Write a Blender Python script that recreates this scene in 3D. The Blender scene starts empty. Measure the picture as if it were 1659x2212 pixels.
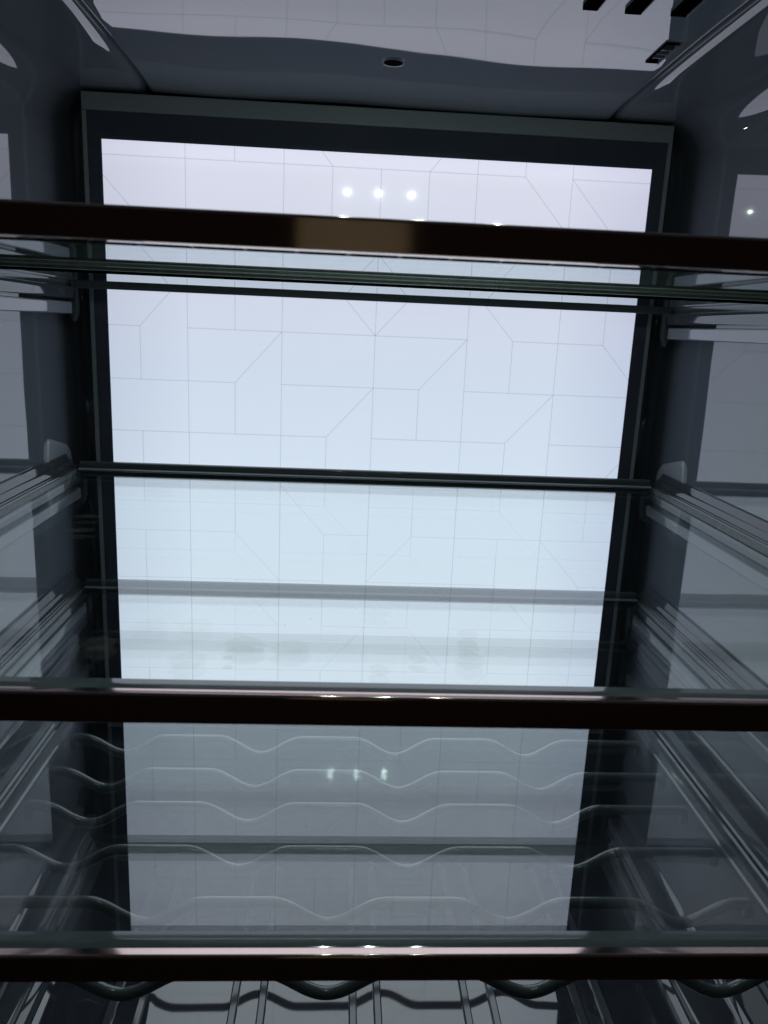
import bpy, bmesh, math, random
from mathutils import Vector, Matrix
random.seed(7)
scene = bpy.context.scene
COL = scene.collection

# ------------------------------------------------------------------ camera
cd = bpy.data.cameras.new('camera')
cam = bpy.data.objects.new('camera', cd)
COL.objects.link(cam)
R = Vector((0.9979, -0.0483, 0.0423)); U = Vector((-0.0300, 0.2320, 0.9723)); F = Vector((0.0568, 0.9715, -0.2300))
M = Matrix((R, U, -F)).transposed().to_4x4()
M.translation = Vector((-0.0256, -0.6755, -0.1333))
cam.matrix_world = M
cd.sensor_fit = 'HORIZONTAL'; cd.sensor_width = 5.6; cd.lens = 5.6 * 1695.07 / 1659
cd.clip_start = 0.01; cd.clip_end = 50
cd.dof.use_dof = True; cd.dof.focus_distance = 0.52; cd.dof.aperture_fstop = 4.5
scene.camera = cam

# ------------------------------------------------------------------ dim room air, exposure
w = bpy.data.worlds.new('World'); scene.world = w; w.use_nodes = True
bg = w.node_tree.nodes['Background']
bg.inputs[0].default_value = (0.75, 0.85, 1.0, 1); bg.inputs[1].default_value = 0.012
scene.view_settings.view_transform = 'Standard'; scene.view_settings.look = 'None'
scene.view_settings.exposure = 0.0; scene.view_settings.gamma = 1.0
cy = scene.cycles
cy.max_bounces = 16; cy.glossy_bounces = 10; cy.diffuse_bounces = 4
cy.transmission_bounces = 8; cy.transparent_max_bounces = 48
cy.sample_clamp_indirect = 30.0; cy.sample_clamp_direct = 0.0
cy.caustics_reflective = True; cy.caustics_refractive = False
cy.use_denoising = True

# ------------------------------------------------------------------ materials
def nt(name):
    m = bpy.data.materials.new(name); m.use_nodes = True
    t = m.node_tree; t.nodes.clear()
    return m, t, t.nodes.new('ShaderNodeOutputMaterial')

def N(t, kind, **kw):
    n = t.nodes.new(kind)
    for k, v in kw.items():
        if k in n.inputs: n.inputs[k].default_value = v
        else: setattr(n, k, v)
    return n

def plastic(name, col, rough=0.04, ior=1.8, bump=0.0, bscale=8.0, metallic=0.0, mottle=0.06, mscale=30, coat=0.0):
    m, t, out = nt(name); L = t.links.new
    b = t.nodes.new('ShaderNodeBsdfPrincipled')
    b.inputs['Roughness'].default_value = rough; b.inputs['IOR'].default_value = ior
    b.inputs['Metallic'].default_value = metallic
    b.inputs['Coat Weight'].default_value = coat; b.inputs['Coat Roughness'].default_value = 0.01
    tc = t.nodes.new('ShaderNodeTexCoord')
    nz = N(t, 'ShaderNodeTexNoise', Scale=mscale, Detail=4.0, Roughness=0.6)
    L(tc.outputs['Object'], nz.inputs['Vector'])
    mx = t.nodes.new('ShaderNodeMix'); mx.data_type = 'RGBA'
    mx.inputs[6].default_value = (*[c * (1 - mottle) for c in col], 1); mx.inputs[7].default_value = (*[min(1, c * (1 + mottle)) for c in col], 1)
    L(nz.outputs['Fac'], mx.inputs[0]); L(mx.outputs[2], b.inputs['Base Color'])
    # faint rubbed patches in the gloss
    rn = N(t, 'ShaderNodeTexNoise', Scale=14.0, Detail=5.0)
    L(tc.outputs['Object'], rn.inputs['Vector'])
    rr = t.nodes.new('ShaderNodeMapRange'); rr.inputs[1].default_value = 0.35; rr.inputs[2].default_value = 0.75
    rr.inputs[3].default_value = rough; rr.inputs[4].default_value = rough * 1.6
    L(rn.outputs['Fac'], rr.inputs[0]); L(rr.outputs[0], b.inputs['Roughness'])
    if bump > 0:
        bn = N(t, 'ShaderNodeTexNoise', Scale=bscale, Detail=1.5)
        L(tc.outputs['Object'], bn.inputs['Vector'])
        bp = N(t, 'ShaderNodeBump', Strength=1.0, Distance=bump)
        L(bn.outputs['Fac'], bp.inputs['Height']); L(bp.outputs[0], b.inputs['Normal'])
    L(b.outputs[0], out.inputs[0])
    return m

def glass(name, tint=(0.993, 0.997, 0.996), ior=1.62, prints=(), edge_dust=True):
    m, t, out = nt(name); L = t.links.new
    geo = t.nodes.new('ShaderNodeNewGeometry')
    # index swaps at the back face so that both surfaces of the pane reflect like real sheet glass
    io = t.nodes.new('ShaderNodeMapRange'); io.inputs[3].default_value = ior; io.inputs[4].default_value = 1 / ior
    L(geo.outputs['Backfacing'], io.inputs[0])
    fr = t.nodes.new('ShaderNodeFresnel'); L(io.outputs[0], fr.inputs['IOR'])
    tr = N(t, 'ShaderNodeBsdfTransparent', Color=(*tint, 1)); gl = N(t, 'ShaderNodeBsdfGlossy', Roughness=0.0, Color=(0.95, 1.0, 1.0, 1))
    mx = t.nodes.new('ShaderNodeMixShader'); L(fr.outputs[0], mx.inputs[0]); L(tr.outputs[0], mx.inputs[1]); L(gl.outputs[0], mx.inputs[2])
    tc = t.nodes.new('ShaderNodeTexCoord')
    # dust specks
    vo = N(t, 'ShaderNodeTexVoronoi', Scale=85.0); L(tc.outputs['Object'], vo.inputs['Vector'])
    sp = t.nodes.new('ShaderNodeMapRange'); sp.inputs[1].default_value = 0.055; sp.inputs[2].default_value = 0.02; sp.inputs[3].default_value = 0; sp.inputs[4].default_value = 1
    L(vo.outputs['Distance'], sp.inputs[0])
    sel = t.nodes.new('ShaderNodeMath'); sel.operation = 'GREATER_THAN'; sel.inputs[1].default_value = 0.86
    sc = t.nodes.new('ShaderNodeSeparateColor'); L(vo.outputs['Color'], sc.inputs[0]); L(sc.outputs[0], sel.inputs[0])
    mu = t.nodes.new('ShaderNodeMath'); mu.operation = 'MULTIPLY'; L(sp.outputs[0], mu.inputs[0]); L(sel.outputs[0], mu.inputs[1])
    mu2 = t.nodes.new('ShaderNodeMath'); mu2.operation = 'MULTIPLY'; mu2.inputs[1].default_value = 0.25; L(mu.outputs[0], mu2.inputs[0])
    total = mu2.outputs[0]
    for (px, py, rx, ry, rot, amt) in prints:
        sb = t.nodes.new('ShaderNodeMapping'); sb.vector_type = 'TEXTURE'
        sb.inputs['Location'].default_value = (px, py, 0); sb.inputs['Rotation'].default_value = (0, 0, rot)
        sb.inputs['Scale'].default_value = (rx, ry, 1000)
        L(tc.outputs['Object'], sb.inputs['Vector'])
        ln = t.nodes.new('ShaderNodeVectorMath'); ln.operation = 'LENGTH'; L(sb.outputs[0], ln.inputs[0])
        ns = N(t, 'ShaderNodeTexNoise', Scale=260.0, Detail=3.0); L(tc.outputs['Object'], ns.inputs['Vector'])
        ad = t.nodes.new('ShaderNodeMath'); ad.operation = 'MULTIPLY_ADD'; ad.inputs[1].default_value = 0.7
        L(ns.outputs['Fac'], ad.inputs[0]); L(ln.outputs['Value'], ad.inputs[2])
        mr = t.nodes.new('ShaderNodeMapRange'); mr.inputs[1].default_value = 1.30; mr.inputs[2].default_value = 1.12; mr.inputs[3].default_value = 0; mr.inputs[4].default_value = amt * 0.62
        L(ad.outputs[0], mr.inputs[0])
        rg = N(t, 'ShaderNodeTexWave', Scale=3.4, Distortion=2.2, Detail=1.5); rg.wave_type = 'RINGS'; rg.rings_direction = 'SPHERICAL'
        rg.inputs['Detail Scale'].default_value = 1.4
        L(sb.outputs[0], rg.inputs['Vector'])
        rm = t.nodes.new('ShaderNodeMapRange'); rm.inputs[3].default_value = 0.12; rm.inputs[4].default_value = 1.0; L(rg.outputs['Fac'], rm.inputs[0])
        mm = t.nodes.new('ShaderNodeMath'); mm.operation = 'MULTIPLY'; L(mr.outputs[0], mm.inputs[0]); L(rm.outputs[0], mm.inputs[1])
        aa = t.nodes.new('ShaderNodeMath'); aa.operation = 'MAXIMUM'; L(total, aa.inputs[0]); L(mm.outputs[0], aa.inputs[1])
        total = aa.outputs[0]
    df = N(t, 'ShaderNodeBsdfDiffuse', Color=(0.82, 0.79, 0.70, 1))
    m2 = t.nodes.new('ShaderNodeMixShader'); L(total, m2.inputs[0]); L(mx.outputs[0], m2.inputs[1]); L(df.outputs[0], m2.inputs[2])
    L(m2.outputs[0], out.inputs[0])
    return m

def glow(name, col, strength, gradient=False):
    m, t, out = nt(name); L = t.links.new
    b = t.nodes.new('ShaderNodeBsdfPrincipled')
    b.inputs['Base Color'].default_value = (0.30, 0.31, 0.33, 1)
    b.inputs['Roughness'].default_value = 0.18; b.inputs['IOR'].default_value = 1.25
    b.inputs['Coat Weight'].default_value = 1.0; b.inputs['Coat Roughness'].default_value = 0.045; b.inputs['Coat IOR'].default_value = 1.6
    b.inputs['Emission Strength'].default_value = strength
    b.inputs['Emission Color'].default_value = (*col, 1)
    if gradient:
        # edge-lit diffuser: violet-tinted where the strip feeds it at the top, slightly weaker to the sides
        tc = t.nodes.new('ShaderNodeTexCoord'); sx = t.nodes.new('ShaderNodeSeparateXYZ'); L(tc.outputs['Generated'], sx.inputs[0])
        r = t.nodes.new('ShaderNodeValToRGB'); L(sx.outputs['Z'], r.inputs[0])
        e = r.color_ramp.elements
        e[0].position = 0.0; e[0].color = (0.76, 0.88, 0.95, 1); e[1].position = 1.0; e[1].color = (0.78, 0.80, 0.94, 1)
        for p_, c_ in ((0.35, (0.72, 0.84, 0.95, 1)), (0.62, (0.68, 0.78, 0.92, 1)), (0.85, (0.69, 0.72, 0.86, 1)), (0.96, (0.75, 0.77, 0.90, 1)), (0.985, (0.80, 0.82, 0.96, 1))):
            q = e.new(p_); q.color = c_
        s = t.nodes.new('ShaderNodeValToRGB'); L(sx.outputs['X'], s.inputs[0])
        g = s.color_ramp.elements; g[0].position = 0; g[0].color = (0.86, 0.86, 0.88, 1); g[1].position = 1; g[1].color = (0.86, 0.85, 0.90, 1)
        for p_ in (0.16, 0.84): q = g.new(p_); q.color = (1, 1, 1, 1)
        mx = t.nodes.new('ShaderNodeMix'); mx.data_type = 'RGBA'; mx.blend_type = 'MULTIPLY'; mx.inputs[0].default_value = 1
        L(r.outputs[0], mx.inputs[6]); L(s.outputs[0], mx.inputs[7]); L(mx.outputs[2], b.inputs['Emission Color'])
    L(b.outputs[0], out.inputs[0])
    return m

def see_through(name, col):
    m, t, out = nt(name)
    n = N(t, 'ShaderNodeBsdfTransparent', Color=(*col, 1)); t.links.new(n.outputs[0], out.inputs[0])
    return m

M_LINER = plastic('liner_plastic', (0.14, 0.155, 0.182), 0.025, 2.05, bump=0.0013, bscale=6)
M_COVER = plastic('ceiling_plastic', (0.20, 0.225, 0.26), 0.02, 2.5)
M_RAIL = plastic('rail_plastic', (0.30, 0.32, 0.36), 0.05, 1.95)
M_FRAME = plastic('frame_plastic', (0.085, 0.105, 0.105), 0.05, 1.55)
M_BAR = plastic('bar_plastic', (0.10, 0.112, 0.118), 0.55, 1.4)
M_LIP = plastic('lip_plastic', (0.20, 0.245, 0.245), 0.04, 1.95)
M_BEAD = plastic('bead_plastic', (0.36, 0.39, 0.42), 0.08, 1.6)
M_FLOOR = plastic('floor_plastic', (0.085, 0.09, 0.11), 0.03, 2.6, bump=0.0005, bscale=9)
M_RIB = plastic('rib_plastic', (0.17, 0.19, 0.21), 0.06, 2.1)
M_BRONZE = plastic('bronze_metal', (0.96, 0.73, 0.65), 0.06, 1.5, metallic=1.0, mottle=0.03, mscale=60)
M_WIRE = plastic('wire_coating', (0.20, 0.235, 0.235), 0.16, 2.0, bump=0.0002, bscale=300)
M_BLACK = plastic('black_gap', (0.004, 0.004, 0.005), 1.0, 1.05)
M_BORDER = plastic('black_glass', (0.08, 0.09, 0.115), 0.02, 1.5)
M_OUTLINE = plastic('grey_outline', (0.36, 0.39, 0.40), 0.3, 1.4)
M_EDGE = plastic('glass_edge_green', (0.22, 0.255, 0.24), 0.2, 1.5, mscale=200, mottle=0.4)
M_EDGELINE = plastic('glass_edge_pale', (0.75, 0.78, 0.80), 0.3, 1.5)
M_PANEL = glow('panel_glow', (0.62, 0.72, 0.88), 0.945, True)
M_LED = glow('led_glow', (0.80, 1.0, 0.90), 800)
M_PRINT = see_through('printed_hairline', (0.79, 0.825, 0.835))
M_TAN = plastic('tan_reflector', (0.95, 0.74, 0.40), 0.5, 1.4)
M_ROOM = plastic('room_dark', (0.22, 0.14, 0.10), 0.7, 1.3)
M_STEEL = plastic('steel_skin', (0.25, 0.25, 0.26), 0.25, 1.5, metallic=0.9)
PRINTS = [(-0.1031, -0.3637, 0.0080, 0.0090, 0.2, 0.10), (-0.0842, -0.3635, 0.0082, 0.0095, -0.1, 0.10), (-0.0615, -0.3825, 0.0088, 0.0110, 0.3, 0.26),
          (-0.0432, -0.3846, 0.0086, 0.0105, -0.2, 0.18), (-0.0808, -0.3980, 0.0078, 0.0095, 0.1, 0.18), (-0.0664, -0.3948, 0.0022, 0.0022, 0.5, 0.35),
          (0.0304, -0.3663, 0.0052, 0.0058, 0.0, 0.17), (0.0285, -0.3787, 0.0052, 0.0070, 0.1, 0.18), (0.0269, -0.3930, 0.0064, 0.0100, -0.2, 0.18),
          (0.0065, -0.3925, 0.0036, 0.0048, 0.6, 0.26), (-0.0088, -0.4030, 0.0044, 0.0058, 0.3, 0.18), (-0.0084, -0.3434, 0.0080, 0.0060, -0.3, 0.10),
          (-0.1181, -0.3833, 0.0072, 0.0085, 0.2, 0.20), (-0.1786, -0.2160, 0.0085, 0.0060, 0.1, 0.16), (-0.1852, -0.1820, 0.0090, 0.0050, 0.0, 0.16), (-0.160, -0.098, 0.012, 0.009, 0.0, 0.12)]
PRINTS = [(a, b + 0.23, c, d, e, f) for a, b, c, d, e, f in PRINTS]
M_GLASS_A = glass('shelf_glass', ior=1.62)
M_GLASS_B = glass('shelf_glass_touched', ior=1.62, prints=PRINTS)
M_GLASS_C = glass('shelf_glass_clean', ior=2.15)

# ------------------------------------------------------------------ object helpers
LOC = {}
def thing(name, label, cat, loc=(0, 0, 0), group=None):
    o = bpy.data.objects.new(name, None); COL.objects.link(o)
    o.location = loc; o.empty_display_size = 0.05
    o['label'] = label; o['category'] = cat
    if group: o['group'] = group
    LOC[o.name] = Vector(loc)
    return o

def root_loc(o):
    while o.parent: o = o.parent
    return LOC.get(o.name, Vector((0, 0, 0)))

def obj(name, bm, mats, parent=None, label=None, smooth=True, angle=32, kind=None, wn=True):
    bmesh.ops.recalc_face_normals(bm, faces=bm.faces)
    me = bpy.data.meshes.new(name)
    if parent: bmesh.ops.translate(bm, verts=bm.verts, vec=-root_loc(parent))
    bm.to_mesh(me); bm.free()
    if not isinstance(mats, (list, tuple)): mats = [mats]
    for m in mats: me.materials.append(m)
    if smooth:
        for p in me.polygons: p.use_smooth = True
        me.set_sharp_from_angle(angle=math.radians(angle))
    o = bpy.data.objects.new(name, me); COL.objects.link(o)
    if parent: o.parent = parent
    if label: o['label'] = label
    if kind: o['kind'] = kind
    if smooth and wn:
        md = o.modifiers.new('weighted_normal', 'WEIGHTED_NORMAL'); md.keep_sharp = True; md.weight = 100
    return o

def box(bm, x0, x1, y0, y1, z0, z1, mi=0, bevel=0.0, seg=2):
    v = [bm.verts.new(c) for c in ((x0, y0, z0), (x1, y0, z0), (x1, y1, z0), (x0, y1, z0), (x0, y0, z1), (x1, y0, z1), (x1, y1, z1), (x0, y1, z1))]
    fs = [bm.faces.new([v[i] for i in q]) for q in ((0, 3, 2, 1), (4, 5, 6, 7), (0, 1, 5, 4), (1, 2, 6, 5), (2, 3, 7, 6), (3, 0, 4, 7))]
    for f in fs: f.material_index = mi
    if bevel > 0:
        es = list({e for f in fs for e in f.edges})
        r = bmesh.ops.bevel(bm, geom=es, offset=bevel, segments=seg, profile=0.5, affect='EDGES')
        for f in r['faces']: f.material_index = mi
    return fs

def extrude_x(bm, prof, x0, x1, n=1, mi=0):
    """closed (y, z) profile swept along x"""
    rings = [[bm.verts.new((x0 + (x1 - x0) * k / n, y, z)) for y, z in prof] for k in range(n + 1)]
    m = len(prof)
    for a, b in zip(rings, rings[1:]):
        for i in range(m):
            f = bm.faces.new((a[i], a[(i + 1) % m], b[(i + 1) % m], b[i])); f.material_index = mi
    for r in (rings[0], rings[-1]): bm.faces.new(r).material_index = mi

def extrude_y(bm, prof, y0, y1, closed=True, n=1, mi=0):
    """(x, z) profile swept along y"""
    rings = [[bm.verts.new((x, y0 + (y1 - y0) * k / n, z)) for x, z in prof] for k in range(n + 1)]
    m = len(prof)
    for a, b in zip(rings, rings[1:]):
        for i in range(m if closed else m - 1):
            f = bm.faces.new((a[i], a[(i + 1) % m], b[(i + 1) % m], b[i])); f.material_index = mi
    if closed:
        for r in (rings[0], rings[-1]): bm.faces.new(r).material_index = mi

def tube(bm, pts, rad, seg=14):
    rings = []
    for i, p in enumerate(pts):
        p = Vector(p)
        a = Vector(pts[max(0, i - 1)]); b = Vector(pts[min(len(pts) - 1, i + 1)])
        d = (b - a).normalized(); n1 = Vector((0, 1, 0)); n1 = (n1 - d * n1.dot(d)).normalized(); n2 = d.cross(n1)
        rings.append([bm.verts.new(p + rad * (math.cos(t) * n1 + math.sin(t) * n2)) for t in [2 * math.pi * k / seg for k in range(seg)]])
    for a, b in zip(rings, rings[1:]):
        for i in range(seg): bm.faces.new((a[i], a[(i + 1) % seg], b[(i + 1) % seg], b[i]))
    bm.faces.new(rings[0]); bm.faces.new(rings[-1])

def disc(bm, c, rx, ry, axis='z', n=28, mi=0):
    vs = []
    for k in range(n):
        a = 2 * math.pi * k / n; u, v = rx * math.cos(a), ry * math.sin(a)
        vs.append(bm.verts.new((c[0] + u, c[1] + v, c[2]) if axis == 'z' else (c[0], c[1] + u, c[2] + v)))
    f = bm.faces.new(vs); f.material_index = mi
    return f

# ------------------------------------------------------------------ refrigerator
FZ = -0.625
fridge = thing('refrigerator', 'open grey glossy refrigerator compartment with a brightly lit patterned back wall', 'refrigerator', (0, -0.25, FZ - 0.02))

def wall_profile():
    P = [(0.1832, 0.055), (0.1834, 0.044), (0.1836, 0.0410), (0.1841, 0.0390), (0.1851, 0.0375), (0.1866, 0.0365), (0.1885, 0.0359), (0.192, 0.03565), (0.200, 0.0355), (0.215, 0.0355)]
    cx, cz, r = 0.229, 0.0085, 0.027
    for k in range(1, 17):
        a = math.radians(90 - 90 * k / 16); P.append((cx + r * math.cos(a), cz + r * math.sin(a)))
    P += [(0.256, -0.05), (0.256, -0.10), (0.256, -0.20), (0.256, -0.32), (0.256, -0.400), (0.256, -0.4274), (0.2546, -0.4286), (0.2543, -0.4300), (0.2546, -0.4310), (0.256, -0.4316), (0.256, -0.4639), (0.2546, -0.4651), (0.2543, -0.4665), (0.2546, -0.4675), (0.256, -0.4681), (0.256, -0.4699), (0.2546, -0.4711), (0.2543, -0.4725), (0.2546, -0.4735), (0.256, -0.4741), (0.256, -0.4859), (0.2546, -0.4871), (0.2543, -0.4885), (0.2546, -0.4895), (0.256, -0.4901), (0.256, -0.500), (0.256, -0.523), (0.2545, -0.527), (0.2545, -0.545), (0.2545, -0.558), (0.2562, -0.5605),
          (0.2590, -0.561), (0.2590, -0.577), (0.2555, -0.5785), (0.2535, -0.581), (0.2520, -0.600), (0.2490, -0.610), (0.2430, -0.6165), (0.2350, -0.6195)]
    return P
def wall(side):
    bm = bmesh.new(); P = wall_profile()
    # inward normals for the rounded back corner
    ns = []
    for i in range(len(P)):
        a = P[max(0, i - 1)]; b = P[min(len(P) - 1, i + 1)]
        dx, dz = b[0] - a[0], b[1] - a[1]; l = math.hypot(dx, dz); ns.append((dz / l, -dx / l))
    ys = [(-0.52, 0), (-0.40, 0), (-0.28, 0), (-0.16, 0), (-0.06, 0), (-0.02, 0), (0.005, 0)]
    rad = 0.009
    for k in range(1, 9):
        a = math.radians(90 * k / 8); ys.append((0.0205 + rad * math.sin(a), rad * (1 - math.cos(a))))
    rings = []
    for y, off in ys:
        ring = []
        for (x, z), (nx, nz) in zip(P, ns):
            o_ = off if z < 0.03 else off * 0.15
            ring.append(bm.verts.new((side * (x + nx * o_), y, z + nz * o_ * 0.3)))
        rings.append(ring)
    for a, b in zip(rings, rings[1:]):
        for i in range(len(P) - 1): bm.faces.new((a[i], a[i + 1], b[i + 1], b[i]))
    o = obj('side_wall', bm, M_LINER, fridge, 'glossy grey moulded side wall, %s' % ('left' if side < 0 else 'right'))
    # the moulded stop that stands out of the wall just above the middle shelf
    bm = bmesh.new()
    X = side * 0.2562
    outer = [(-0.060, -0.256), (-0.055, -0.2325), (-0.050, -0.2300), (-0.010, -0.2400), (-0.0035, -0.2455), (0.000, -0.256)]
    inner = [(-0.0555, -0.256), (-0.0515, -0.2375), (-0.048, -0.2358), (-0.014, -0.2445), (-0.0085, -0.2485), (-0.006, -0.256)]
    A = [bm.verts.new((X, y, z)) for y, z in outer]
    B = [bm.verts.new((X - side * 0.0022, (y + yi) / 2, (z + zi) / 2)) for (y, z), (yi, zi) in zip(outer, inner)]
    C_ = [bm.verts.new((X - side * 0.0006, y, z)) for y, z in inner]
    for a, b in ((A, B), (B, C_)):
        for i in range(5): bm.faces.new((a[i], a[i + 1], b[i + 1], b[i]))
    bm.faces.new(C_)
    obj('shelf_stop', bm, M_BEAD, o, angle=70)
    return o
walls = [wall(-1), wall(1)]

bm = bmesh.new()   # back wall with the stepped foot of the compartment
prof = [(0.0300, 0.058), (0.0300, 0.0), (0.0300, -0.30), (0.0300, -0.515), (0.001, -0.519), (-0.006, -0.5215), (-0.008, -0.525), (-0.008, -0.552), (-0.009, -0.556), (-0.016, -0.558), (-0.0175, -0.562), (-0.0175, -0.600), (-0.020, -0.612), (-0.026, -0.6205), (-0.034, -0.6245), (-0.034, -0.64), (0.036, -0.64), (0.036, 0.058)]
extrude_x(bm, prof, -0.2575, 0.2575)
obj('back_wall', bm, M_LINER, fridge)

# outer cabinet: top, sides, bottom, back and the pale front flange round the opening
bm = bmesh.new()
for a in ((-0.33, -0.262, -0.52, 0.08, -0.72, 0.13), (0.262, 0.33, -0.52, 0.08, -0.72, 0.13), (-0.262, 0.262, -0.52, 0.08, 0.062, 0.13), (-0.262, 0.262, -0.52, 0.08, -0.72, -0.645), (-0.262, 0.262, 0.040, 0.079, -0.645, 0.062)):
    box(bm, *a)
obj('cabinet_shell', bm, M_STEEL, fridge)

# ceiling cover: wavy glossy moulding with real openings for the vents
XS0, XS1 = -0.1820, 0.1820
slots = [(0.0982, 0.1076, -0.262, -0.2025), (0.1221, 0.1321, -0.262, -0.2010), (0.1473, 0.1570, -0.262, -0.2020)]
small = (0.1628, 0.1714, -0.1585, -0.1241)
def ceil_z(x, y):
    z = 0.0392
    if y > -0.045: t = (y + 0.045) / 0.045; z -= 0.0032 * t ** 2.0
    T = [(-.19, 0), (-.178, 0), (-.125, 10), (-.086, 7), (-.042, 1), (-.012, 2), (.005, 10), (.06, 12), (.091, 14), (.123, 15), (.17, 9), (.19, 5)]
    d = 0
    for k in range(-6, 7):
        xx = max(-.19, min(.19, x + k * 0.003))
        for (a, u), (b, v) in zip(T, T[1:]):
            if a <= xx <= b: d += (u + (v - u) * (xx - a) / (b - a)) / 13; break
    z -= d / 412 * 0.05 * math.tanh((y + 0.085) / 0.05)
    z += 0.00018 * math.sin(y * 38 + x * 9) + 0.00010 * math.sin(x * 60 + y * 14)
    e = min(abs(x - XS0), abs(XS1 - x))
    if e < 0.004: z += 0.0016 * (1 - e / 0.004) ** 2
    return z
xs = {round(XS0 + (XS1 - XS0) * k / 96, 5) for k in range(97)} | {XS0 + 0.001, XS0 + 0.002, XS1 - 0.001, XS1 - 0.002}
ys_ = {round(-0.50 + 0.50 * k / 110, 5) for k in range(111)} | {-0.001, -0.002}
for s_ in slots + [small]:
    for v_ in s_[:2]: xs = {x for x in xs if abs(x - v_) > 0.0009} | {v_}
    for v_ in s_[2:]: ys_ = {y for y in ys_ if abs(y - v_) > 0.0009} | {v_}
xs = sorted(xs); ys_ = sorted(ys_)
bm = bmesh.new()
G = {(i, j): bm.verts.new((x, y, ceil_z(x, y))) for i, x in enumerate(xs) for j, y in enumerate(ys_)}
def in_hole(x, y): return any(a < x < b and c < y < d for a, b, c, d in slots + [small])
for i in range(len(xs) - 1):
    for j in range(len(ys_) - 1):
        if not in_hole((xs[i] + xs[i + 1]) / 2, (ys_[j] + ys_[j + 1]) / 2):
            bm.faces.new((G[i, j], G[i, j + 1], G[i + 1, j + 1], G[i + 1, j]))
# rolled edges standing up into the seam
for i, sgn in ((0, -1), (len(xs) - 1, 1)):
    prev = None
    for j, y in enumerate(ys_):
        v = bm.verts.new((xs[i] + sgn * 0.0006, y, 0.0550))
        if prev: bm.faces.new((G[i, j - 1], G[i, j], v, prev))
        prev = v
prev = None
for i, x in enumerate(xs):
    v = bm.verts.new((x, 0.0005, 0.0550))
    if prev: bm.faces.new((G[i - 1, len(ys_) - 1], G[i, len(ys_) - 1], v, prev))
    prev = v
cover = obj('ceiling_cover', bm, M_COVER, fridge, angle=60, wn=False)
for (a, b, c, d) in slots:
    bm = bmesh.new()
    box(bm, a, b, c, d, 0.0500, 0.0560, 1)
    z = 0.0393
    for q in ((a, a + 0.0005, c, d), (a + 0.0005, b - 0.0009, d - 0.0005, d), (a + 0.0005, b - 0.0009, c, c + 0.0005), (b - 0.0009, b, c, d)): box(bm, *q, z, 0.0500, 1)
    box(bm, b - 0.0011, b - 0.0001, c, d, z - 0.0007, z, 0); box(bm, a, b - 0.0011, d - 0.0009, d, z - 0.0007, z, 1); box(bm, a, a + 0.0007, c, d - 0.0009, z - 0.0007, z, 1)  # pale lip paints in the side wall highlight, black faces the slot's shade
    obj('vent_slot', bm, [M_RAIL, M_BLACK], cover, smooth=False)
bm = bmesh.new()
a, b, c, d = small
box(bm, a, b, c, d, 0.0470, 0.0540, 1)
for q in ((a, a + 0.0005, c, d), (a + 0.0005, b - 0.0007, d - 0.0005, d), (a + 0.0005, b - 0.0007, c, c + 0.0005)): box(bm, *q, 0.0392, 0.0470, 1)  # inner walls black as well, the recess shade put into their colour
box(bm, b - 0.0007, b, c, d, 0.0384, 0.0470, 0)
vent = obj('small_vent', bm, [M_RAIL, M_BLACK], cover, smooth=False)
for yb_, th in ((-0.1355, 0.0011), (-0.1420, 0.0009), (-0.1500, 0.0013)):
    bm = bmesh.new(); box(bm, a + 0.0005, b - 0.0008, yb_, yb_ + th, 0.0388, 0.0420, 0, 0.0003)
    obj('louver', bm, M_RAIL, vent)
bm = bmesh.new(); box(bm, a + 0.0008, b - 0.003, -0.1488, -0.1432, 0.0410, 0.0430, 0, 0.0008); obj('clip', bm, M_BEAD, vent)
bm = bmesh.new()   # dark sensor eye with a thin rim
EX, EY = 0.0015, -0.0945
cz_ = ceil_z(EX, EY)
n = 36; prof = [(0.0082, 0.0004), (0.0076, -0.0008), (0.0068, -0.0007), (0.0064, 0.0006)]
rings = [[bm.verts.new((EX + r_ * math.cos(2 * math.pi * k / n), EY + r_ * 1.05 * math.sin(2 * math.pi * k / n), cz_ + h_)) for k in range(n)] for r_, h_ in prof]
for p_, q_ in zip(rings, rings[1:]):
    for k in range(n): bm.faces.new((p_[k], p_[(k + 1) % n], q_[(k + 1) % n], q_[k])).material_index = 0
f = disc(bm, (EX, EY, cz_ - 0.0004), 0.0066, 0.0069, mi=1)
obj('sensor_eye', bm, [M_BEAD, M_BLACK], cover)

# front lamp bar hanging from the ceiling with three LEDs facing the back
bm = bmesh.new()
extrude_x(bm, [(-0.350, 0.050), (-0.350, 0.020), (-0.347, 0.0182), (-0.343, 0.0176), (-0.2700, 0.0212), (-0.2685, 0.0225), (-0.2680, 0.050)], -0.09, 0.11)
lamp = obj('ceiling_lamp', bm, M_RAIL, fridge)
for x in (-0.0275, 0.0095, 0.0482):
    bm = bmesh.new()
    bmesh.ops.create_uvsphere(bm, u_segments=16, v_segments=10, radius=0.0024, matrix=Matrix.Translation((x, -0.3125, 0.0200)))
    obj('led', bm, M_LED, lamp)

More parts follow.
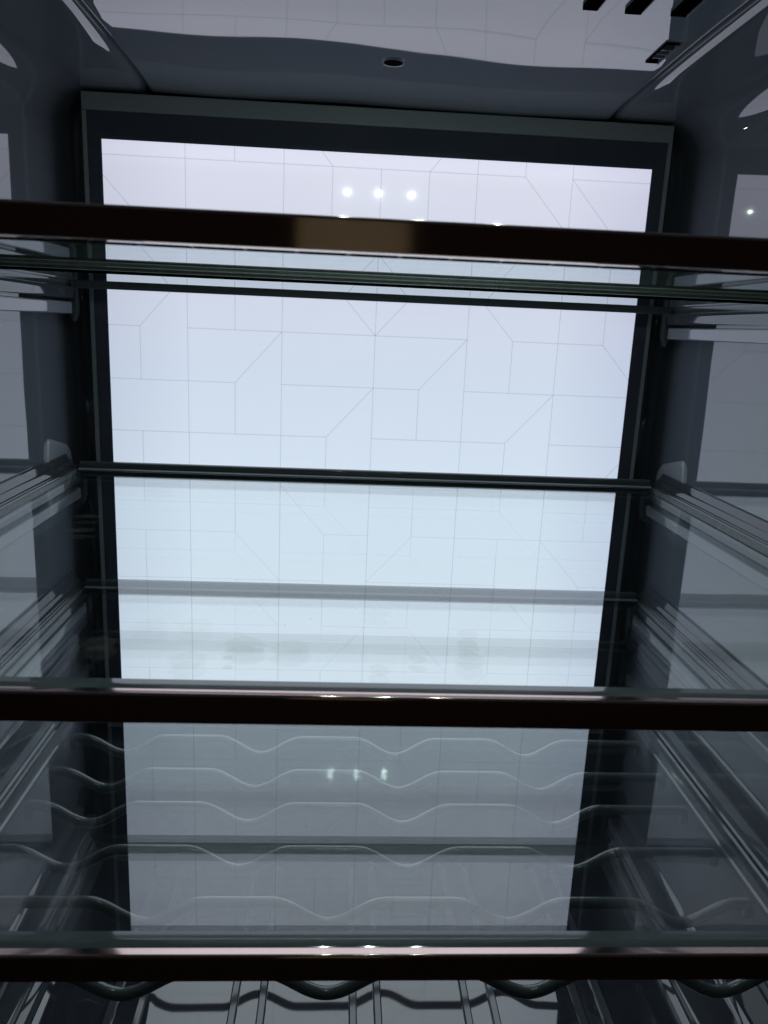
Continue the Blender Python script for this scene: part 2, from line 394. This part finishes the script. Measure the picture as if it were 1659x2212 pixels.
# floor tray
bm = bmesh.new()
prof = [(-0.236, -0.6200), (-0.2280, -0.6225), (-0.2180, -0.6240), (-0.200, -0.6262), (-0.186, -0.6276), (-0.172, -0.6272), (-0.160, -0.6256), (-0.150, -0.6250), (-0.07, -0.6250), (0.0, -0.6250)]
prof = prof + [(-x, z) for x, z in reversed(prof[:-1])]
prof2 = [(prof[0][0], -0.64)] + prof + [(prof[-1][0], -0.64)]
extrude_y(bm, prof2, -0.515, -0.030, n=1)
tray = obj('floor_tray', bm, M_FLOOR, fridge)
def rib_mesh(w_, h_):
    b_ = bmesh.new()
    pr = [(-w_, -0.001), (-w_ * 0.92, h_ * 0.55), (-w_ * 0.62, h_), (w_ * 0.62, h_), (w_ * 0.92, h_ * 0.55), (w_, -0.001)]
    extrude_y(b_, pr, -0.22, 0.22)
    return b_
rib0 = None
ribs = [-0.181, -0.160, -0.0925, -0.0718, -0.0048, 0.0136, 0.0800, 0.1005, 0.1655, 0.1845]
for i, x in enumerate(ribs):
    if rib0 is None:
        b_ = rib_mesh(0.0033, 0.0028)
        bmesh.ops.translate(b_, verts=b_.verts, vec=root_loc(tray))
        rib0 = obj('rib', b_, M_RIB, tray, angle=20); o = rib0
    else:
        o = rib0.copy(); COL.objects.link(o); o.parent = tray
    o.location = Vector((x, -0.262, -0.6253 if abs(x) < 0.15 else -0.6268)) - root_loc(tray)
for s in (-1, 1):
    for a_, z_ in ((0.2335, -0.6205), (0.2425, -0.6175)):
        o = rib0.copy(); COL.objects.link(o); o.parent = tray; o.scale = (0.7, 1, 0.8)
        o.location = Vector((s * a_, -0.262, z_ - 0.0002)) - root_loc(tray)

# light panel
bm = bmesh.new(); box(bm, -0.231, 0.231, -0.0004, 0.0296, -0.500, 0.0203)
lp = obj('light_panel', bm, M_BORDER, fridge, 'tall backlit panel printed with fine angular lines', smooth=False)
bm = bmesh.new(); box(bm, -0.22, 0.22, -0.0008, -0.0004, -0.489, 0.0, 0)
obj('glowing_pane', bm, M_PANEL, lp, smooth=False)
bm = bmesh.new()
box(bm, -0.2345, 0.2345, -0.0012, 0.0290, 0.0205, 0.0335, 0, 0.0004)
box(bm, -0.2345, -0.2312, -0.0010, 0.0290, -0.500, 0.0203, 0, 0.0003)
box(bm, 0.2312, 0.2345, -0.0010, 0.0290, -0.500, 0.0203, 0, 0.0003)
box(bm, -0.2345, 0.2345, -0.0011, 0.0290, -0.506, -0.5003, 0, 0.0003)
obj('outline_frame', bm, M_OUTLINE, lp)
GX, GZ, Z0 = 0.0389, 0.04345, -0.0110
V, H, D = [], [], []
def vl(i, a, b): V.append((i, a, b))
def hl(j, a, b): H.append((j, a, b))
def dl(i0, j0, i1, j1): D.append((i0, j0, i1, j1))
E_ = 5.655; TOP = -0.253; BOT = 11.0
for i in (-4, -2, 2, 4): vl(i, TOP, BOT)
vl(0, 0, BOT)
vl(-3, TOP, 0); vl(3, TOP, 0); dl(-1.23, TOP, -1, 0); dl(1.23, TOP, 1, 0)
hl(0, -E_, 3); hl(0, 4, E_); vl(-1, 0, 1); vl(1, 0, 1); dl(-E_, .35, -5, 1); dl(3, 0, 4, 1); dl(4, 0, 5, 1)
hl(1, -5, -1); hl(1, -1, 1); hl(1, 5, E_); vl(-3, 1, 2); vl(5, 1, 3); vl(-5, 1, 2); hl(1, 1, 2); vl(3, 1, 2)
hl(2, -E_, -5); hl(2, -1, 1); dl(-5, 3, -4, 2); dl(0, 3, -1, 2); dl(0, 3, 1, 2); dl(3, 3, 2, 2); vl(-3, 2, 3); hl(2, 2, 5)
hl(3, -E_, -5); hl(3, -4, 2); hl(3, 3, 5); vl(-5, 3, 4); vl(3, 3, 4); dl(-2, 3, -3, 4); dl(2, 3, 1, 4); dl(5, 3, E_, 3.655)
hl(4, -E_, -3); hl(4, -2, 1); hl(4, 2, E_); vl(-3, 4, 5); vl(1, 4, 5); dl(0, 4, -1, 5); dl(4, 4, 3, 5)
hl(5, -E_, -1); hl(5, 0, 3); hl(5, 4, E_); vl(-5, 5, 6); vl(-1, 5, 6); vl(3, 5, 6); dl(E_, 5.345, 5, 6)
dl(-2, 6, -1, 7); vl(-3, 6, 7); vl(1, 6, 7); vl(5, 6, 7); hl(6, 0, 3)
hl(7, -E_, -3); hl(7, -1, 0); hl(7, 1, E_); dl(-3, 7, -2, 8); dl(1, 7, 0, 8); dl(4, 7, 5, 8); vl(-5, 7, 8); vl(-1, 7, 8); vl(3, 7, 8)
hl(8, -E_, -1); hl(8, 0, 3); hl(8, 5, E_); dl(-3, 8, -2, 9); dl(3, 8, 4, 9); vl(-1, 8, 9); vl(1, 8, 9); vl(5, 8, 9)
hl(9, -E_, -2); hl(9, -1, 1); hl(9, 2, E_); dl(0, 9, -1, 10); dl(1, 9, 2, 10); vl(3, 9, 10)
hl(10, -E_, 2); hl(10, 3, E_); vl(-5, 10, BOT); vl(-1, 10, BOT); dl(3, 10, 2, 11)
bm = bmesh.new(); hw = 0.0004
def strip(p, q, y):
    p = Vector(p); q = Vector(q); d = (q - p).normalized(); nn = Vector((-d.y, d.x)) * hw
    bm.faces.new([bm.verts.new((c.x, y, c.y)) for c in (p - nn, q - nn, q + nn, p + nn)])
zz = lambda j: max(-0.4889, min(-0.0001, Z0 - GZ * j))
for i, a, b in V: strip((i * GX, zz(a)), (i * GX, zz(b)), -0.0010)
for j, a, b in H: strip((a * GX, zz(j)), (b * GX, zz(j)), -0.0011)
for i0, j0, i1, j1 in D: strip((i0 * GX, zz(j0)), (i1 * GX, zz(j1)), -0.0012)
obj('printed_pattern', bm, M_PRINT, lp, smooth=False)

# rails moulded on the walls, one each side under every shelf
Z1, Z2, Z3 = -0.1075, -0.2587, -0.3614
def rail(side, zt, drop):
    b_ = bmesh.new(); s = side
    a, b = sorted((s * 0.2445, s * 0.2565))
    box(b_, a, b, -0.47, -0.0125, zt - drop, zt, 0, 0.0014, 3)
    o = obj('shelf_rail', b_, M_RAIL, fridge)
    b_ = bmesh.new()     # dark bracket behind the rail end
    a, b = sorted((s * 0.2420, s * 0.2475))
    extrude_y(b_, [(a, zt + 0.011), (b, zt + 0.011), (b, zt - drop + 0.001), ((a if s < 0 else b) if False else (a + b) / 2, zt - drop - 0.006), (a, zt - drop + 0.002)], -0.0118, -0.0030)
    obj('rear_bracket', b_, M_FRAME, o)
    return o
for zt in (-0.1245, -0.2765, -0.3790):
    for s in (-1, 1): rail(s, zt, 0.0095)

# ------------------------------------------------------------------ shelves
GRP = 'glass shelves with bronze front trims'
def trim_prof(yf, z0, z1, depth):
    r = 0.0013
    P = [(yf, z0 + 0.0004), (yf, z1 - r)]
    for k in range(1, 6):
        a = math.radians(18 * k); P.append((yf + r * (1 - math.cos(a)), z1 - r + r * math.sin(a)))
    P += [(yf + depth, z1 - 0.00026), (yf + depth, z0), (yf + 0.0005, z0)]
    return P
def side_prof(s, zg):
    """sloping dark ledge with a raised inner bead, as seen in section"""
    P = [(0.2553, zg + 0.0110), (0.2538, zg + 0.0108), (0.2525, zg + 0.0080), (0.2512, zg + 0.0060), (0.2505, zg + 0.0062), (0.2492, zg + 0.0052), (0.2478, zg + 0.0014),
         (0.2470, zg + 0.0022), (0.2462, zg + 0.0018), (0.2458, zg + 0.0009), (0.2450, zg + 0.0015), (0.2440, zg + 0.0012), (0.2432, zg - 0.0006),
         (0.2432, zg - 0.0045), (0.2415, zg - 0.0050), (0.2415, zg - 0.0110), (0.2435, zg - 0.0125), (0.2540, zg - 0.0125), (0.2553, zg - 0.011)]
    return [(s * x, z) for x, z in P]

def shelf(zg, yf, h, mat, label, lip=True):
    t = thing('glass_shelf', label, 'shelf', (0, -0.23, zg), GRP)
    bm = bmesh.new()
    box(bm, -0.2429, 0.2429, yf + 0.0105, -0.0240, zg - 0.0040, zg, 0)
    g = obj('glass_pane', bm, [mat, M_EDGE], t, smooth=False)
    for p in g.data.polygons:
        if abs(p.normal.z) < 0.5: p.material_index = 1
    for s in (-1, 1):
        bm = bmesh.new(); extrude_y(bm, side_prof(s, zg), yf + 0.0115, -0.0165, n=1)
        obj('side_frame', bm, M_BEAD if False else M_SIDE, t, angle=50)
    bm = bmesh.new()   # rear bar with a pale bead along its foot
    extrude_x(bm, [(-0.0240, zg - 0.0065), (-0.0240, zg + 0.0040), (-0.0228, zg + 0.0058), (-0.0195, zg + 0.0062), (-0.0170, zg + 0.0050), (-0.0165, zg - 0.0065)], -0.2412, 0.2412)
    rb = obj('rear_bar', bm, M_FRAME, t, angle=60)
    bm = bmesh.new()
    extrude_x(bm, [(-0.0275, zg + 0.0002), (-0.0268, zg + 0.0009), (-0.0252, zg + 0.0013), (-0.02405, zg + 0.0010), (-0.02405, zg + 0.0002)], -0.2412, 0.2412)
    obj('bead', bm, M_BEAD, rb, angle=60)
    zt = zg + 0.0040
    bm = bmesh.new(); extrude_x(bm, trim_prof(yf, zt - h, zt, 0.0045), -0.2555, 0.2555)
    obj('front_trim', bm, M_BRONZE, t, angle=50)
    if lip:   # grey lip between glass and trim: flat, then falling to the trim
        bm = bmesh.new()
        y0 = yf + 0.0046; P = [(y0, zg - 0.006), (y0, zg + 0.0023), (y0 + 0.0012, zg + 0.0027), (y0 + 0.0026, zg + 0.00305), (y0 + 0.0040, zg + 0.00325), (y0 + 0.0050, zg + 0.00325), (y0 + 0.0092, zg + 0.00282), (y0 + 0.0098, zg + 0.0023), (y0 + 0.0100, zg + 0.0002), (y0 + 0.0059, zg + 0.0001), (y0 + 0.0058, zg - 0.006)]
        extrude_x(bm, P, -0.2555, 0.2555)
        obj('front_lip', bm, M_LIP, t, angle=9)
    return t
M_SIDE = plastic('side_frame_plastic', (0.065, 0.075, 0.085), 0.05, 1.75)
middle = shelf(Z2, -0.4339, 0.0108, M_GLASS_B, 'middle glass shelf, its pane marked with greasy fingerprints near the bronze front strip')
lower = shelf(Z3, -0.4344, 0.0110, M_GLASS_C, 'lowest glass shelf, the wavy wire bottle rack showing through its pane')

# upper shelf: two panes, the front one lying over the rear one
t = thing('glass_shelf', 'uppermost glass shelf, seen from below, built of two overlapping green edged panes', 'shelf', (0, -0.23, Z1), GRP)
def pane(y0, y1, z0, z1):
    bm = bmesh.new(); box(bm, -0.2429, 0.2429, y0, y1, z0, z1)
    g = obj('glass_pane', bm, [M_GLASS_A, M_EDGE], t, smooth=False)
    for p in g.data.polygons:
        if abs(p.normal.z) < 0.5: p.material_index = 1
    return g
pane(-0.4270, -0.2240, -0.10865, -0.1047)
rp = pane(-0.2335, -0.0225, -0.1109, -0.1087)
rp['label'] = 'rear glass pane with a green polished front edge'
bm = bmesh.new()       # pale strip painting in the bevel highlight, black line below, with fine raised marks
box(bm, -0.2429, 0.2429, -0.2339, -0.23355, -0.11085, -0.1106, 0)
obj('edge_highlight', bm, M_EDGELINE, rp, smooth=False)
bm = bmesh.new(); box(bm, -0.2429, 0.2429, -0.2350, -0.2325, -0.1124, -0.11095, 0, 0.0002); obj('edge_black_line', bm, M_BLACK, rp)
bm = bmesh.new(); x = 0.017; random.seed(3)
while x < 0.063:
    w_ = random.choice((0.0005, 0.0009, 0.0016, 0.0006)); box(bm, x, x + w_, -0.2344, -0.23395, -0.11080, -0.11045 + random.random() * 0.0003); x += w_ + random.choice((0.0006, 0.001, 0.0018))
obj('edge_marking', bm, M_EDGELINE, rp, smooth=False)
for i_ in (0.0008, 0.0015):
    bm = bmesh.new(); box(bm, -0.2429, 0.2429, -0.23370, -0.23355, -0.1109 + i_, -0.1109 + i_ + 0.00012); obj('laminate_line', bm, M_BLACK, rp, smooth=False)
for s in (-1, 1):
    bm = bmesh.new()
    P = [(0.2553, -0.0985), (0.2545, -0.0975), (0.2490, -0.0980), (0.2470, -0.1005), (0.2450, -0.1030), (0.2432, -0.1030), (0.2432, -0.1130), (0.2405, -0.1136), (0.2405, -0.1146), (0.2425, -0.1160), (0.2432, -0.1205), (0.2446, -0.1222), (0.2553, -0.1222)]
    extrude_y(bm, [(s * a, b) for a, b in P], -0.4240, -0.0125); sf = obj('side_frame', bm, M_SIDE, t, angle=50)
    bm = bmesh.new(); disc(bm, (s * 0.24285, -0.166, -0.1182), 0.0013, 0.0013, 'x', 16); 
    bmesh.ops.rotate(bm, verts=bm.verts, cent=(s * 0.24285, -0.166, -0.1182), matrix=Matrix.Rotation(s * -0.15, 3, 'Y')); obj('screw_hole', bm, M_BLACK, sf, smooth=False)
bm = bmesh.new(); extrude_x(bm, [(-0.0225, -0.1139), (-0.0225, -0.0985), (-0.0215, -0.0975), (-0.0170, -0.0975), (-0.0165, -0.1139)], -0.2403, 0.2403)
obj('rear_bar', bm, M_BAR, t)
bm = bmesh.new(); extrude_x(bm, trim_prof(-0.4370, -0.1128, -0.1030, 0.0060), -0.2555, 0.2555); obj('front_trim', bm, M_BRONZE, t, angle=50)
# pale clip strip under the front pane with dark windows
bm = bmesh.new(); extrude_x(bm, [(-0.4309, -0.1129), (-0.4309, -0.1076), (-0.4060, -0.1076), (-0.4060, -0.1115)], -0.2429, 0.2429)
cs = obj('clip_strip', bm, M_RAIL, t)
x = -0.2400
while x < 0.236:
    bm = bmesh.new(); k = 0.4
    box(bm, x, x + 0.0139, -0.4305, -0.4262, -0.11305, -0.1112)
    obj('clip_window', bm, M_BLACK, cs, smooth=False); x += 0.0154

# ------------------------------------------------------------------ wire bottle rack
rack = thing('bottle_rack', 'dark coated wire bottle rack of wavy cross bars below the lowest glass shelf', 'bottle rack', (0, -0.18, -0.4855))
ZT, AMP = -0.500, 0.0148
def wire_bm(troughs, half=0.036, xl=-0.2445, xr=0.2445):
    pts = []
    n = 220
    for k in range(n + 1):
        x = xl + (xr - xl) * k / n
        z = ZT + AMP
        for c in troughs:
            u = abs(x - c) / half
            if u < 1: z = min(z, ZT + AMP * (1 - math.cos(math.pi * u)) / 2)
        pts.append((x, 0, z))
    z0, z1 = pts[0][2], pts[-1][2]
    pts = [(xl - 0.0016, 0, z0 - 0.009), (xl - 0.0016, 0, z0 - 0.005), (xl - 0.0013, 0, z0 - 0.002), (xl - 0.0006, 0, z0 - 0.0006)] + pts + [(xr + 0.0006, 0, z1 - 0.0006), (xr + 0.0013, 0, z1 - 0.002), (xr + 0.0016, 0, z1 - 0.005), (xr + 0.0016, 0, z1 - 0.009)]
    b_ = bmesh.new(); tube(b_, pts, 0.0036)
    bmesh.ops.translate(b_, verts=b_.verts, vec=(0, root_loc(rack).y, 0))
    return b_
for troughs, rows in (((-0.2030, -0.0870, 0.0287, 0.1440), (-0.057, -0.109, -0.154, -0.204)), ((-0.1378, -0.0247, 0.0895, 0.2020), (-0.2535, -0.3072))):
    w0 = None
    for y in rows:
        if w0 is None: w0 = obj('wire_bar', wire_bm(troughs), M_WIRE, rack, angle=80, wn=False); o = w0
        else: o = w0.copy(); COL.objects.link(o); o.parent = rack
        o.location = (0, y - root_loc(rack).y, 0)

# ------------------------------------------------------------------ dim kitchen behind the viewer (only mirrored in the bronze strips)
bm = bmesh.new(); box(bm, -1.6, 1.6, -2.30, -2.25, -1.6, 1.2)
o = obj('wall', bm, M_ROOM, None, kind='structure', smooth=False)
bm = bmesh.new(); box(bm, -1.6, 1.6, -2.25, -0.45, -1.62, -1.55)
o = obj('floor', bm, M_ROOM, None, kind='structure', smooth=False)
tan_board = thing('reflection_board', 'added tan cupboard mirrored dimly in the uppermost bronze trim', 'board', (-0.02, -1.00, -0.20))  # unseen tan board added to put the golden reflection in the upper trim
bm = bmesh.new(); box(bm, -0.0755, 0.035, -1.06, -0.985, -0.20, 0.30, 0, 0.004); cb = obj('board_body', bm, M_TAN, tan_board)
bm = bmesh.new(); box(bm, -0.0735, 0.033, -0.985, -0.970, -0.197, 0.297, 0, 0.006); obj('board_face', bm, M_TAN, tan_board)
